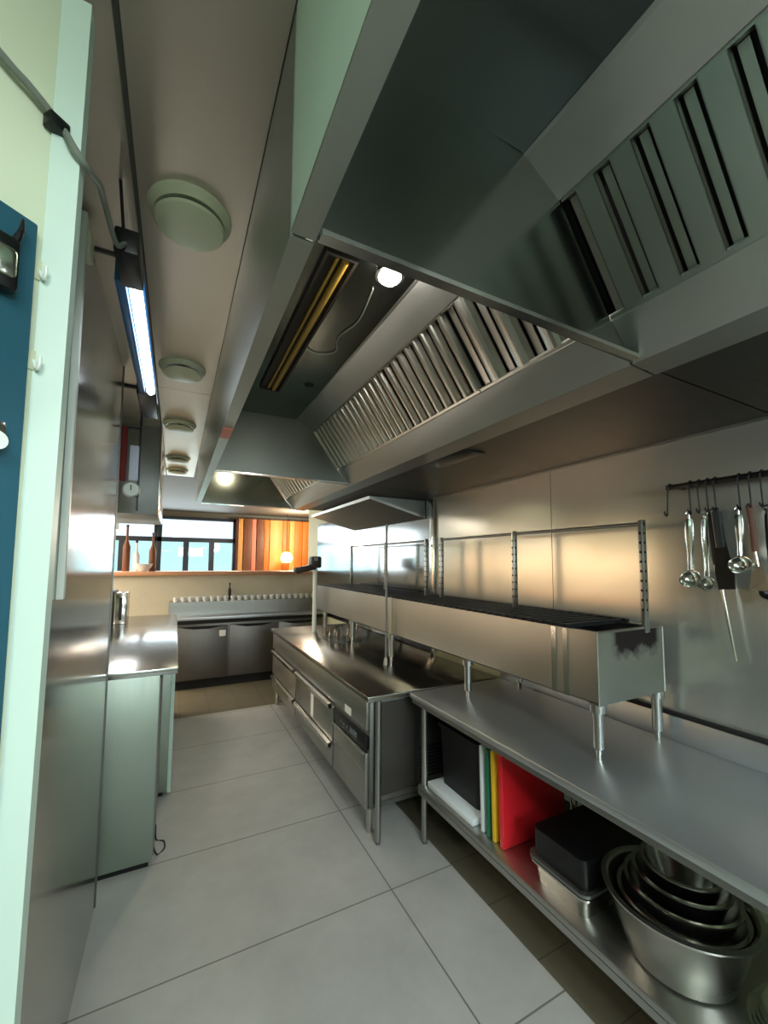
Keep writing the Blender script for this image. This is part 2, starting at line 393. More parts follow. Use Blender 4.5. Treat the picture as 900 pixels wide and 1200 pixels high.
# ------------------------------------------------------------------ EXTRACTOR HOODS
def hood(name, y0, y1, label, period, near_end=False, far_end=True, skin='hood_skin', flat=False, wide_first=False):
    t = thing(name, (.157, (y0+y1)/2, 2.22), label, 'extractor hood', None)
    ya, yb = y0+.003, y1-.003
    MB().sheet([(.157, 2.655), (.157, 2.226)], 'y', ya, yb, .0035).build('front_skin', skin, t, False)
    MB().sheet([(.157, 2.226), (.157, 2.22), (.20, 2.22), (.20, 2.262)], 'y', ya, yb, .0035).build('lip', 'hood_skin', t, False)
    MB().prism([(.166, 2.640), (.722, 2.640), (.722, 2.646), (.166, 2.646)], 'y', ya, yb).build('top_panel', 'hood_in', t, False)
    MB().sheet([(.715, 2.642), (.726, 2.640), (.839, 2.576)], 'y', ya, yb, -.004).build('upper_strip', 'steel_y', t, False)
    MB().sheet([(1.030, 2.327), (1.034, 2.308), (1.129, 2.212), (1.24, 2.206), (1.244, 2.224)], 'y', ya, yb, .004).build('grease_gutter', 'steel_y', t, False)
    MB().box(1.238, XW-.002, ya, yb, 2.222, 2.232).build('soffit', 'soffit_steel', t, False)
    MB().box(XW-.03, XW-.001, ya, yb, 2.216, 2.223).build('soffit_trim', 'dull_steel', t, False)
    # filters: separate baffle panels about half a metre wide
    n = max(1, round((y1-y0)/.5)); wd = (y1-y0-.01)/n
    s = Vector((.583, 0, -.813)); nn = Vector((-.813, 0, -.583)); A = Vector((.839, 0, 2.578)); Ln = .331
    for k in range(n):
        a = y0+.005+k*wd+.003; b = a+wd-.006
        f = MB()
        def slab(u0, u1, v0, v1, d0, d1):
            P = [A + s*u + Vector((0, v, 0)) + nn*d for u in (u0, u1) for v in (v0, v1) for d in (d0, d1)]
            V = [f.bm.verts.new(q) for q in P]
            for q in ((0, 1, 3, 2), (4, 6, 7, 5), (0, 4, 5, 1), (2, 3, 7, 6), (0, 2, 6, 4), (1, 5, 7, 3)): f.bm.faces.new([V[i] for i in q])
        def arc(u0, u1, v0, v1):
            pts = []
            for i in range(7):
                e = -1 + 2*i/6; pts.append((v0+(v1-v0)*i/6, -.024 + .022*(1-abs(e)**3.2)))
            pts += [(q[0], q[1]-.003) for q in pts[::-1]]
            R = [[f.bm.verts.new(A + s*u + Vector((0, q[0], 0)) + nn*q[1]) for q in pts] for u in (u0, u1)]
            f.bm.faces.new(R[0]); f.bm.faces.new(R[1][::-1])
            for i in range(len(pts)): f.bm.faces.new((R[0][i], R[1][i], R[1][(i+1) % len(pts)], R[0][(i+1) % len(pts)]))
        m = max(3, round((b-a)/(.135 if wide_first and k == 0 else period))); pd = (b-a)/m
        for q in range(m):
            v = a + q*pd
            if flat:                                                   # raised channel, flat or rounded
                slab(.002, Ln-.004, v, v+pd*.56, -.005, -.002)
                slab(.002, Ln-.004, v, v+.002, -.022, -.002); slab(.002, Ln-.004, v+pd*.56-.002, v+pd*.56, -.022, -.002)
            else: arc(.002, Ln-.004, v, v+pd*.60)
            slab(.012, Ln-.014, v+pd*.74, v+pd*.95, -.036, -.032)      # recessed channel
        slab(0, .010, a, b, -.04, -.0015); slab(Ln-.012, Ln-.002, a, b, -.04, -.0015)
        fo = f.build('grease_filter', 'filter', t, False)
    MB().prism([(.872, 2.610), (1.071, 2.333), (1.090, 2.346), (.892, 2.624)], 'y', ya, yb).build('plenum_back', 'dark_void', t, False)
    prof = [(.163, 2.226), (.163, 2.645), (.722, 2.640), (.839, 2.577), (1.033, 2.31), (1.125, 2.214), (1.24, 2.208), (1.1, 2.213)]
    prof = [(.163, 2.224), (.163, 2.645), (.722, 2.638), (.836, 2.574), (1.030, 2.308), (1.124, 2.214)]
    if far_end:
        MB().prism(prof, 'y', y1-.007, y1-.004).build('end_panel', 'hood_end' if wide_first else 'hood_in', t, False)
        e = MB().box(.204, 1.118, y1-.030, y1-.007, 2.216, 2.226)
        e.build('end_flange', 'bright_steel', t, False)
    if near_end:
        MB().prism(prof, 'y', y0+.004, y0+.007).build('end_panel', 'hood_in', t, False)
    return t

h1 = hood('extractor_hood', -1.45, .66, 'large dark steel extractor hood section nearest the camera, over the prep table', .092, True, skin='mint_lit_skin', flat=True)
h2 = hood('extractor_hood', .66, 2.72, 'middle steel extractor hood section with lit round lamp and long brown lamp slot', .066, wide_first=True)
h3 = hood('extractor_hood', 2.72, 4.30, 'farthest steel extractor hood section, its end panel lit yellow above the range', .090)
for h in (h1, h2, h3): h['group'] = 'extractor hood sections along the right wall'
for h in (h1, h2, h3): del h['group']
# middle section: lamp slot, lamp, small hole, loose wire
MB().box(.385, .395, 1.14, 2.27, 2.622, 2.642).box(.485, .495, 1.14, 2.27, 2.622, 2.642).box(.395, .485, 1.14, 1.15, 2.622, 2.642).box(.395, .485, 2.26, 2.27, 2.622, 2.642).build('lamp_slot', 'slot', h2)
MB().box(.395, .485, 1.15, 2.26, 2.636, 2.640).build('slot_backing', 'slot', h2)
MB().cyl((.458, 1.16, 2.628), (.458, 2.25, 2.628), .012).build('lamp_tube', 'amber', h2)
MB().cyl((.43, 1.16, 2.631), (.43, 2.25, 2.631), .006).build('lamp_wire', 'amber', h2)
lp = MB().lathe([(.050, 0), (.050, -.010), (.040, -.012), (.040, 0)], (.62, 1.16, 2.640), 32).build('lamp_ring', 'bright_steel', h2)
MB().lathe([(.039, -.002), (.036, -.018), (.022, -.030), (0, -.034)], (.62, 1.16, 2.640), 32).build('bulb', 'bulb_on', lp)
MB().lathe([(0, -.003), (.026, -.003), (.026, 0)], (.63, 2.13, 2.640), 24).build('cable_hole', 'dark_void', h2)
MB().tube([(.60, 1.25, 2.637), (.63, 1.45, 2.634), (.60, 1.6, 2.634), (.63, 1.72, 2.632), (.56, 1.78, 2.634), (.50, 1.75, 2.637)], .003, 6).build('wire', 'grey_cable', h2)
for hh, hx, hy in ((h1, .55, -.55),):
    lp = MB().lathe([(.045, 0), (.045, -.012), (.034, -.014), (.034, 0)], (hx, hy, 2.640), 32).build('lamp_ring', 'bright_steel', hh)
    MB().lathe([(.033, -.002), (.030, -.014), (.018, -.022), (0, -.025)], (hx, hy, 2.640), 32).build('bulb', 'bulb_on', lp)
MB().box(1.26, 1.41, 1.58, 1.95, 2.216, 2.2225, .002).build('soffit_plate', 'black_metal', h2)
# far section's round lamp
lp = MB().lathe([(.045, 0), (.045, -.012), (.034, -.014), (.034, 0)], (.45, 3.9, 2.640), 32).build('lamp_ring', 'bright_steel', h3)
MB().lathe([(.033, -.002), (.030, -.014), (.018, -.022), (0, -.025)], (.45, 3.9, 2.640), 32).build('bulb', 'bulb_on', lp)
MB().box(.158, .199, 1.80, 1.95, 2.2155, 2.2195).build('edge_marker', 'coral', h2)

# sloping steel deflector between soffit and wall
t = thing('steel_deflector', (1.75, 3.9, 2.05), 'small sloping steel deflector between hood soffit and far end of the steel wall', 'deflector')
MB().prism([(1.45, 2.214), (1.46, 2.190), (2.02, 2.048), (2.024, 2.070)], 'y', 3.07, 4.70).build('slope_panel', 'steel_y', t, False)
MB().prism([(1.455, 2.214), (1.47, 2.205), (2.022, 2.066), (2.022, 2.214)], 'y', 3.074, 3.082).build('side_panel', 'dull_steel', t, False)
MB().prism([(1.455, 2.214), (1.47, 2.205), (2.022, 2.066), (2.022, 2.214)], 'y', 4.688, 4.696).build('side_panel', 'dull_steel', t, False)

# ------------------------------------------------------------------ CEILING VENTS
vents = [('round cream ceiling air vent nearest the camera, the largest looking', 1.24),
         ('second nearest round ceiling air vent beside the steel hood', 2.29),
         ('third round ceiling air vent, showing as a pale half ring', 3.27),
         ('fourth round ceiling air vent, small and pale in the distance', 4.36),
         ('farthest round ceiling air vent, the smallest on the steel ceiling', 4.95)]
v0 = None
for lab, y in vents:
    if v0 is None:
        v0 = thing('ceiling_vent', (0, y, CE), lab, 'vent', 'round air vents along the ceiling')
        MB().lathe([(.112, 0), (.112, -.006), (.095, -.022), (.078, -.018), (.074, 0)], (0, y, CE), 48).build('vent_ring', 'vent_cream', v0)
        MB().lathe([(0, -.050), (.06, -.048), (.090, -.040), (.095, -.034), (.090, -.030), (0, -.030)], (0, y, CE), 48).build('vent_disc', 'vent_cream', v0)
        MB().cyl((0, y, CE-.036), (0, y, CE), .018).build('vent_stem', 'dull_steel', v0)
    else:
        r = v0.copy(); COL.objects.link(r); r.location = (-.012*(y-1.2)/2, y, CE); r['label'] = lab
        for ch in list(v0.children):
            d = ch.copy(); COL.objects.link(d); d.parent = r
# ------------------------------------------------------------------ PREP TABLE
TZ = .867
t = thing('prep_table', (1.66, .3, 0), 'long stainless prep table with undershelf in the right foreground', 'table')
b = MB().box(1.292, XW-.03, -.75, 2.135, TZ-.032, TZ, .006)
b.build('tabletop', 'table_steel', t)
MB().box(XW-.030, XW-.004, -.75, 2.135, TZ-.03, .975, .004).build('upstand', 'table_steel', t)
MB().box(XW-.034, XW-.002, -.75, 2.3, .976, .988).build('upstand_gap', 'dark_void', t)
us = MB().box(1.335, 1.99, -.72, 2.11, .312, .340, .005)
us.box(1.335, 1.345, -.72, 2.11, .285, .312)
us.build('under_shelf', 'steel_y', t)
for x in (1.365, 1.985):
    for y in (-.70, 2.085):
        l = MB().cyl((x, y, .03), (x, y, TZ-.03), .019)
        lo = l.build('leg', 'steel_z', t)
        MB().cyl((x, y, 0), (x, y, .045), .014, .016).build('foot', 'dull_steel', lo)
MB().box(1.30, 1.318, -.74, 2.12, TZ-.055, TZ-.03).build('apron', 'dull_steel', t)

# ------------------------------------------------------------------ WORKTOP + DRAWER FRIDGE
t = thing('steel_worktop', (1.5, 3.5, 0), 'stainless worktop over the drawer fridge, with corner leg by the prep table', 'worktop')
b = MB().box(1.03, XW-.03, 2.17, 4.86, TZ-.038, TZ-.004, .005)
b.build('tabletop', 'range_steel', t)
for x, y in ((1.115, 2.20), (1.985, 2.20), (1.985, 4.84)):
    lo = MB().cyl((x, y, .03), (x, y, TZ-.03), .019).build('leg', 'steel_z', t)
    MB().cyl((x, y, 0), (x, y, .045), .014, .016).build('foot', 'dull_steel', lo)

t = thing('drawer_fridge', (1.4, 3.5, 0), 'low stainless fridge with drawers and black control panel beneath the far worktop', 'fridge')
MB().box(1.075, 1.74, 2.235, 4.82, .19, .815, .004).build('body', 'dull_steel', t)
MB().box(1.052, 1.075, 2.235, 4.82, .645, .815, .003).build('fascia', 'steel_y', t)
for (a, b) in ((2.81, 3.79), (3.82, 4.80)):
    for (z0, z1) in ((.365, .62), (.195, .345)):
        d = MB().box(1.05, 1.075, a, b, z0, z1-.012, .004).build('drawer', 'steel_y', t)
        MB().sheet([(1.052, z1-.03), (1.030, z1-.026), (1.026, z1), (1.05, z1+.004)], 'y', a+.02, b-.02, .004).build('handle', 'bright_steel', d, False)
d = MB().box(1.05, 1.075, 2.24, 2.78, .195, .515, .004).build('machine_door', 'steel_y', t)
MB().box(1.038, 1.051, 2.25, 2.77, .505, .522, .003).build('door_lip', 'bright_steel', d)
MB().box(1.0485, 1.052, 2.25, 2.77, .40, .403).build('crease', 'dull_steel', d)
cp = MB().box(1.046, 1.075, 2.24, 2.78, .532, .61, .004).build('control_panel', 'black_plastic', t)
MB().box(1.044, 1.0475, 2.36, 2.47, .555, .59).build('display', plain('display_grey', '#50606a', .2), cp)
for k in range(3): MB().cyl((1.042, 2.52+k*.05, .572), (1.048, 2.52+k*.05, .572), .011).build('button', 'dull_steel', cp)
MB().box(1.049, 1.0525, 2.47, 2.57, .655, .70).build('badge', 'sticker', t)
MB().box(1.049, 1.0525, 3.25, 3.32, .38, .56).build('label_strip', 'sticker', t)
sd = MB().box(1.10, 1.72, 2.228, 2.236, .22, .80).build('side_panel', 'dark_steel', t)
for k in range(9): MB().box(1.42, 1.66, 2.222, 2.230, .30+k*.022, .31+k*.022).build('vent_slat', 'black_metal', sd)
MB().box(1.13, 1.72, 2.216, 2.226, .235, .262).build('side_rail', 'steel_x', t)
for x, y in ((1.12, 2.32), (1.68, 2.32), (1.10, 4.76), (1.68, 4.76)):
    MB().cyl((x, y, 0), (x, y, .192), .02, .024).build('leg', 'bright_steel', t)

# ------------------------------------------------------------------ CHARCOAL GRILL
GX0, GX1, GY0, GY1, GB, GT = 1.520, 1.972, 1.065, 4.72, 1.085, 1.372
t = thing('charcoal_grill', (1.74, 2.9, TZ), 'long steel charcoal grill trough on legs above the prep table and worktop', 'grill')
MB().sheet([(GX0+.035, GT-.002), (GX0, GT), (GX0, GB+.012), (GX0+.012, GB), (GX1-.012, GB), (GX1, GB+.012), (GX1, GT), (GX1-.035, GT-.002)], 'y', GY0+.004, GY1-.004, .004).build('trough', 'steel_z', t, False)
MB().box(GX0, GX1, GY0-.002, GY0+.004, GB, GT).build('end_panel', 'grill_end', t)
MB().box(GX0, GX1, GY1-.004, GY1, GB, GT).build('end_panel', 'steel_x', t)
MB().tube([(GX0+.004, GY0, GT), (GX1-.004, GY0, GT)], .006, 8, 1).tube([(GX0, GY0, GT), (GX0, GY0, GB)], .005, 8, 1).tube([(GX1, GY0, GT), (GX1, GY0, GB)], .005, 8, 1).build('end_bead', 'steel_x', t)
for y in (1.20, 1.26, 2.78):
    MB().box(GX0-.004, GX0+.002, y, y+.025, GB+.004, GT-.002).build('seam_strip', 'bright_steel', t)
co = MB()
co.box(GX0+.008, GX1-.008, GY0+.008, GY1-.008, GT-.075, GT-.05)
co.build('coal_bed', 'charcoal', t)
gr = MB()
for k in range(60):
    y = GY0+.16 + k*.058
    if y < GY1-.05: gr.box(GX0+.002, GX1-.002, y, y+.026, GT-.006, GT+.012)
for x in (GX0+.01, GX1-.03): gr.box(x, x+.02, GY0+.14, GY1-.04, GT-.006, GT+.014)
gr.build('grate', 'charcoal', t)
for y in (1.09, 1.90, 2.83, 3.62, 4.42):
    for x in (GX0+.025, GX1-.02):
        lo = MB().cyl((x, y, TZ+.045), (x, y, GB+.002), .021).cyl((x, y, GB-.03), (x, y, GB+.001), .032).build('leg', 'steel_z', t)
        MB().cyl((x, y, TZ-.002), (x, y, TZ+.06), .011, .013).build('foot', 'bright_steel', lo)
for name, ys in (('height_frame', (1.063, 1.82, 2.575)), ('height_frame', (2.79, 3.51, 4.37))):
    fr = MB().tube([(1.845, ys[0]-.01, 1.828), (1.845, ys[2]+.01, 1.828)], .009, 8, 1).build(name, 'dull_steel', t)
    for k, y in enumerate(ys):
        q = MB().box(1.830, 1.860, y-.010, y+.010, GT-.02, 1.845, .002)
        po = q.build('post', 'steel_z', fr)
        ho = MB()
        for n in range(9): ho.cyl((1.8285, y, 1.45+n*.042), (1.8615, y, 1.45+n*.042), .006, seg=10).cyl((1.845, y-.0108, 1.45+n*.042), (1.845, y+.0108, 1.45+n*.042), .006, seg=10)
        ho.build('peg_holes', 'dark_void', po)

t = thing('standing_pole', (1.475, 2.79, TZ), 'thin grey pole standing in front of the grill, halfway along the worktop', 'pole')
MB().cyl((1.475, 2.79, TZ), (1.475, 2.79, 1.95), .009).build('rod', 'dull_steel', t)
MB().cyl((1.475, 2.79, TZ-.003), (1.475, 2.79, TZ+.05), .02, .012).build('base', 'steel_z', t)
t = thing('lamp_pole', (1.42, 4.42, TZ), 'slim pale pole carrying a dark slanted head at the far end of the worktop', 'pole')
MB().cyl((1.42, 4.42, TZ-.004), (1.42, 4.42, 1.60), .024).build('pole', 'white_plastic', t)
hd = MB().box(1.16, 1.40, 4.37, 4.49, -.035, .03, .015)
hd.bm.verts.ensure_lookup_table()
hd.move(Matrix.Translation((1.42, 0, 1.60)) @ Matrix.Rotation(-.22, 4, 'Y') @ Matrix.Translation((-1.40, 0, 0)))
hd.box(1.36, 1.48, 4.36, 4.50, 1.58, 1.71, .02).build('head', plain('dark_brown_head', '#2c201c', .55), t)
MB().box(1.385, 1.43, 4.352, 4.362, 1.66, 1.70).build('painted_highlight', 'dull_steel', t)  # paler plate put in as a highlight on the dark head
t = thing('bent_pipe', (1.53, 3.88, TZ-.0035), 'bent chrome pipes rising from the worktop behind the grill legs', 'pipe')
for dx, dy in ((0, 0), (.10, .12), (.17, -.05)):
    MB().tube([(1.38+dx, 3.80+dy, TZ), (1.38+dx, 3.80+dy, .95), (1.42+dx, 3.83+dy, 1.0), (1.47+dx, 3.85+dy, .97), (1.48+dx, 3.86+dy, TZ)], .009, 8).build('pipe_loop', 'bright_steel', t)
MB().box(1.36, 1.70, 3.73, 4.02, TZ-.0035, TZ+.004).build('base_plate', 'dull_steel', t)

# ------------------------------------------------------------------ UTENSIL RACK
RX, RZ = 1.968, 1.992
t = thing('utensil_rail', (RX, .6, RZ), 'black wall rail with hooks on the steel wall at the right edge', 'rail')
MB().box(RX-.007, RX+.007, .10, 1.02, RZ-.012, RZ+.012, .004).build('bar', 'black_metal', t)
for y in (.985, .60, .2): MB().box(RX, XW+.001, y-.008, y+.008, RZ-.008, RZ+.008).build('bracket', 'black_metal', t)
def s_hook(y, label, sway=0):
    x = RX; zt = RZ+.0135
    pts = [(x+.013, y, RZ-.006), (x+.016, y, zt-.004), (x, y, zt+.003), (x-.014, y, RZ), (x-.010, y-sway*.5, RZ-.05), (x-.004, y-sway, RZ-.105), (x-.012, y-sway-.002, RZ-.125), (x-.026, y-sway-.002, RZ-.122), (x-.030, y-sway, RZ-.108)]
    return tag(MB().tube(pts, .0032, 7, 4).build('s_hook', 'black_metal', at=(x, y, RZ)), label, 'hook', 'hooks on the utensil rail')
HK = RZ-.123
s_hook(1.005, 'empty black hook hanging at the left end of the utensil rail', -.012)
hooks = [(.925, 'black hook carrying the foremost steel ladle at the left of the rail'), (.893, 'black hook carrying the second steel ladle'),
         (.862, 'black hook carrying the long sharpening steel'), (.835, 'black hook carrying the black spatula'),
         (.756, 'black hook carrying the right steel ladle'), (.722, 'black hook carrying the brown-handled turner'), (.688, 'black hook at the picture edge carrying the black ladle')]
for y, l in hooks: s_hook(y, l)
def ladle(y, label, mh, mb, ztop, zb, r, wd=.012, group=None, dx=0):
    x = RX-.022+dx
    t = thing('ladle', (x, y, zb), label, 'ladle', group)
    h = MB().tube([(x, y, ztop-.035), (x-.002, y, (ztop+zb)/2), (x-.006, y, zb+r*1.1)], lambda s: wd*(.62+.35*math.sin(PI*min(1, s*1.3+.15))), 10, 6)
    h.build('handle', mh, t)
    MB().lathe([(.006, 0), (.010, .004), (.012, 0), (.010, -.004)], (x, y, ztop-.012), 16, (1, 0, 0), True).move(Matrix.Identity(4)).build('eye', mh, t)
    MB().cyl((x, y, ztop-.04), (x, y, ztop-.018), .004).build('neck', mh, t)
    MB().lathe([(0, -r*.92), (r*.5, -r*.8), (r*.85, -r*.45), (r, 0), (r*1.03, .004), (r*.95, .002), (r*.8, -r*.42), (r*.45, -r*.74), (0, -r*.85)], (x-.012, y, zb+r*.1), 28, (-.85, 0, .5)).build('bowl', mb, t)
    return t
ladle(.925, 'steel ladle with flat bright handle, leftmost on the utensil rail', 'bright_steel', 'bright_steel', HK+.010, 1.585, .038, .017)
ladle(.893, 'steel ladle hanging second from the left on the utensil rail', 'bright_steel', 'bowl_steel', HK+.010, 1.565, .030, .015, dx=.056)
ladle(.756, 'steel ladle with round shiny bowl hanging right of the black spatula', 'bright_steel', 'bright_steel', HK+.010, 1.645, .036, .014)
ladle(.688, 'black ladle hanging lowest at the right picture edge', 'black_plastic', 'black_plastic', HK+.010, 1.545, .032, .010, dx=.05)
x = RX+.022
t = thing('sharpening_steel', (x, .862, 1.27), 'long thin sharpening steel hanging lowest from the rail, black handle', 'sharpening steel')
MB().tube([(x, .862, HK-.005), (x, .858, HK-.10), (x-.002, .852, HK-.22)], lambda s: .013+.007*math.sin(PI*s), 10, 5).build('handle', 'black_plastic', t)
MB().cyl((x-.002, .852, HK-.22), (x-.004, .805, 1.27), .007, .005).build('rod', 'bright_steel', t)
MB().lathe([(.006, 0), (.009, .003), (.012, 0), (.009, -.003)], (x, .862, HK+.002), 14, (1, 0, 0), True).build('ring', 'black_metal', t)
x = RX-.006
t = thing('spatula', (x, .835, 1.57), 'broad black spatula hanging in the middle of the utensil rail', 'spatula')
MB().tube([(x, .835, HK-.004), (x, .828, HK-.10), (x, .824, HK-.15)], .017, 10, 4).build('handle', 'black_plastic', t)
MB().prism([(.842, HK-.13), (.808, HK-.13), (.784, HK-.25), (.785, HK-.315), (.838, HK-.32), (.848, HK-.25)], 'x', x-.004, x+.002).build('blade', 'black_plastic', t)
MB().lathe([(.006, 0), (.009, .003), (.012, 0), (.009, -.003)], (x, .835, HK+.002), 14, (1, 0, 0), True).build('ring', 'black_metal', t)
x = RX-.022
t = thing('turner', (x, .722, 1.57), 'steel turner with brown handle hanging near the right picture edge', 'turner')
MB().tube([(x, .722, HK-.004), (x, .716, HK-.10), (x, .712, HK-.17)], .010, 10, 4).build('handle', 'brown_handle', t)
MB().cyl((x, .712, HK-.17), (x, .706, HK-.225), .004).build('shank', 'bright_steel', t)
MB().prism([(.722, HK-.215), (.694, HK-.215), (.676, HK-.315), (.736, HK-.315)], 'x', x-.002, x+.001).build('blade', 'bowl_steel', t)
MB().lathe([(.006, 0), (.009, .003), (.012, 0), (.009, -.003)], (x, .722, HK+.002), 14, (1, 0, 0), True).build('ring', 'brown_handle', t)

# ------------------------------------------------------------------ UNDER THE PREP TABLE
SZ = .340
tag(MB().box(1.365, 1.93, 1.655, 2.055, SZ, SZ+.034, .006).build('cutting_board', 'board_white', at=(1.65, 1.85, SZ)), 'white cutting board lying flat at the far end of the undershelf', 'cutting board')
t = thing('black_crate', (1.68, 1.86, SZ+.034), 'black plastic crate standing on the flat white board under the table', 'crate')
MB().rbox(1.43, 1.92, 1.68, 2.03, SZ+.034, .70, .03, .012).build('body', 'black_plastic', t)
MB().rbox(1.42, 1.93, 1.67, 2.04, .69, .712, .03).build('rim', 'black_plastic', t)
boards = [(1.596, 'board_white', 'pale blue-white cutting board standing left of the green one under the table', .745), (1.556, 'board_green', 'dark green cutting board standing between the white and yellow boards', .742),
          (1.516, 'board_yellow', 'yellow cutting board standing between the green and red boards', .75), (1.462, 'board_red', 'bright red cutting board standing nearest the black tray under the table', .755)]
for y, mt, lab, zt in boards:
    w_ = .022 if mt != 'board_red' else .026
    b = MB().box(1.385, 1.80, y, y+w_, SZ, zt, .006, 3)
    b.move(Matrix.Translation((0, y, SZ)) @ Matrix.Rotation(-.02, 4, 'X') @ Matrix.Translation((0, -y, -SZ)))
    tag(b.build('cutting_board', mt, at=(1.59, y, SZ)), lab, 'cutting board', 'cutting boards standing under the prep table')
t = thing('wire_stand', (1.75, 1.36, SZ), 'pale wire stand leaning behind the black tray beside the red board', 'stand')
for dx in (0, .035):
    MB().tube([(1.70+dx, 1.335, SZ), (1.73+dx, 1.38, .60), (1.75+dx, 1.41, .80)], .005, 8, 3).build('rod', 'bright_steel', t)
MB().tube([(1.70, 1.335, SZ+.006), (1.735, 1.335, SZ+.006)], .005, 8, 1).build('cross_bar', 'bright_steel', t)
t = thing('steel_pan', (1.62, 1.15, SZ), 'rectangular steel pan on the undershelf beneath the black tray', 'pan')
MB().rbox(1.385, 1.86, 1.05, 1.295, SZ, SZ+.075, .03, .010).build('body', 'bowl_steel', t)
MB().rbox(1.372, 1.873, 1.037, 1.308, SZ+.075, SZ+.082, .035).build('rim', 'bright_steel', t)
t = thing('black_tray', (1.62, 1.15, SZ+.082), 'black upside-down roasting tray stacked on the steel pan', 'tray')
MB().rbox(1.385, 1.86, 1.05, 1.295, SZ+.092, .548, .03, -.0).build('body', 'black_plastic', t)
MB().rbox(1.368, 1.877, 1.034, 1.312, SZ+.090, SZ+.102, .035).build('rim', 'dull_steel', t)
MB().rbox(1.38, 1.865, 1.045, 1.30, SZ+.082, SZ+.0915, .03).build('lower_lip', 'black_plastic', t)
BC = (1.55, .828)
t = thing('mixing_bowl', (*BC, SZ), 'large tapered steel bowl on the undershelf with smaller bowls nested in it', 'bowl')
MB().lathe([(0, .002), (.135, .002), (.150, .010), (.175, .09), (.205, .196), (.211, .202), (.222, .203), (.223, .209), (.208, .211), (.200, .204), (.170, .094), (.146, .016), (0, .008)], (*BC, SZ), 64).build('body', 'bowl_steel', t)
nest = [(.178, .122, .120, 'widest of the steel bowls nested inside the large tapered bowl'), (.160, .098, .160, 'second steel bowl of the nest inside the large tapered bowl'),
        (.138, .080, .196, 'third steel bowl of the nest, inside the second one'), (.115, .062, .226, 'smallest steel bowl at the top of the nest')]
dx = 0
for r, rb, z0, lab in nest:
    h = .115
    cx, cy = BC[0]+.010+dx, BC[1]-.004
    zz = SZ + z0 - .055
    k = MB().lathe([(0, .002), (rb, .002), (rb+.02, .02), (r-.012, h*.75), (r-.006, h), (r+.004, h+.003), (r+.005, h+.009), (r-.008, h+.007), (r-.016, h*.74), (rb+.014, .024), (0, .008)], (cx, cy, zz), 56).build('nested_bowl', 'bright_steel' if dx else 'bowl_steel', at=(cx, cy, zz))
    tag(k, lab, 'bowl', 'bowls nested in the large tapered bowl'); dx += .006
LC = (1.60, .488)
for k in range(4):
    r = .165 - .008*k
    o = MB().lathe([(0, .004), (r*.72, .004), (r*.9, .014), (r, .026), (r+.004, .030), (r-.006, .031), (r*.88, .019), (r*.7, .009), (0, .009)], (LC[0], LC[1], SZ-.003+k*.012), 56).build('steel_plate', 'bright_steel', at=(LC[0], LC[1], SZ-.003+k*.012))
    tag(o, ['lowest of the stacked round steel plates at the bottom right corner', 'second lowest of the stacked round steel plates at the bottom right corner',
            'second from the top of the stacked steel plates at the bottom right corner', 'topmost of the stacked round steel plates at the bottom right corner'][k], 'plate', 'steel plates stacked on the undershelf')

# ------------------------------------------------------------------ LEFT COUNTER
t = thing('cabinet', (-.35, 2.9, 0), 'tall pale green steel cabinet at the near end of the left counter', 'cabinet')
MB().box(-.78, -.052, 2.57, 3.235, .045, 1.02, .003).build('body', 'cab_steel', t)
MB().box(-.76, -.07, 2.59, 3.22, .004, .045).build('plinth', 'dark_void', t)
MB().box(-.052, -.047, 2.59, 3.22, .06, 1.0).build('side_sheet', 'dull_steel', t)
t = thing('cabinet', (-.35, 4.1, 0), 'second steel cabinet farther along the left counter, its pale edge in the aisle', 'cabinet')
MB().box(-.78, .005, 3.27, 5.02, .045, 1.02, .003).build('body', 'cab_steel', t)
MB().box(.005, .030, 3.28, 4.10, .03, 1.005, .003).build('door', 'mint', t)
MB().box(.005, .028, 4.13, 5.00, .03, 1.005, .003).build('door', 'mint', t)
MB().box(-.76, -.02, 3.29, 5.0, .004, .045).build('plinth', 'dark_void', t)
b = MB().box(-.80, .036, 2.558, 5.06, 1.02, 1.056, .005)
tag(b.build('steel_worktop', 'gloss_steel', at=(-.38, 3.8, 1.02)), 'bright steel worktop along the left counter, reflecting the windows', 'worktop')
tag(MB().tube([(-.055, 2.62, .10), (-.03, 2.66, .016), (.004, 2.70, .014), (.0, 2.77, .014), (-.04, 2.80, .016), (-.046, 2.80, .10)], .005, 8, 6).build('floor_cable', 'black_cable', at=(0, 2.7, .012)), 'black cable looping on the floor beside the left cabinet', 'cable')
# things standing at the far end of the left counter
t = thing('black_appliance', (-.50, 4.62, 1.056), 'small black and steel appliance at the far end of the left worktop', 'appliance')
MB().box(-.62, -.50, 4.50, 4.80, 1.056, 1.36, .01).build('body', 'black_plastic', t)
MB().box(-.50, -.40, 4.50, 4.80, 1.056, 1.34, .01).build('steel_front', 'bright_steel', t)
MB().box(-.46, -.435, 4.493, 4.502, 1.09, 1.30).build('dark_slot', 'black_plastic', t)

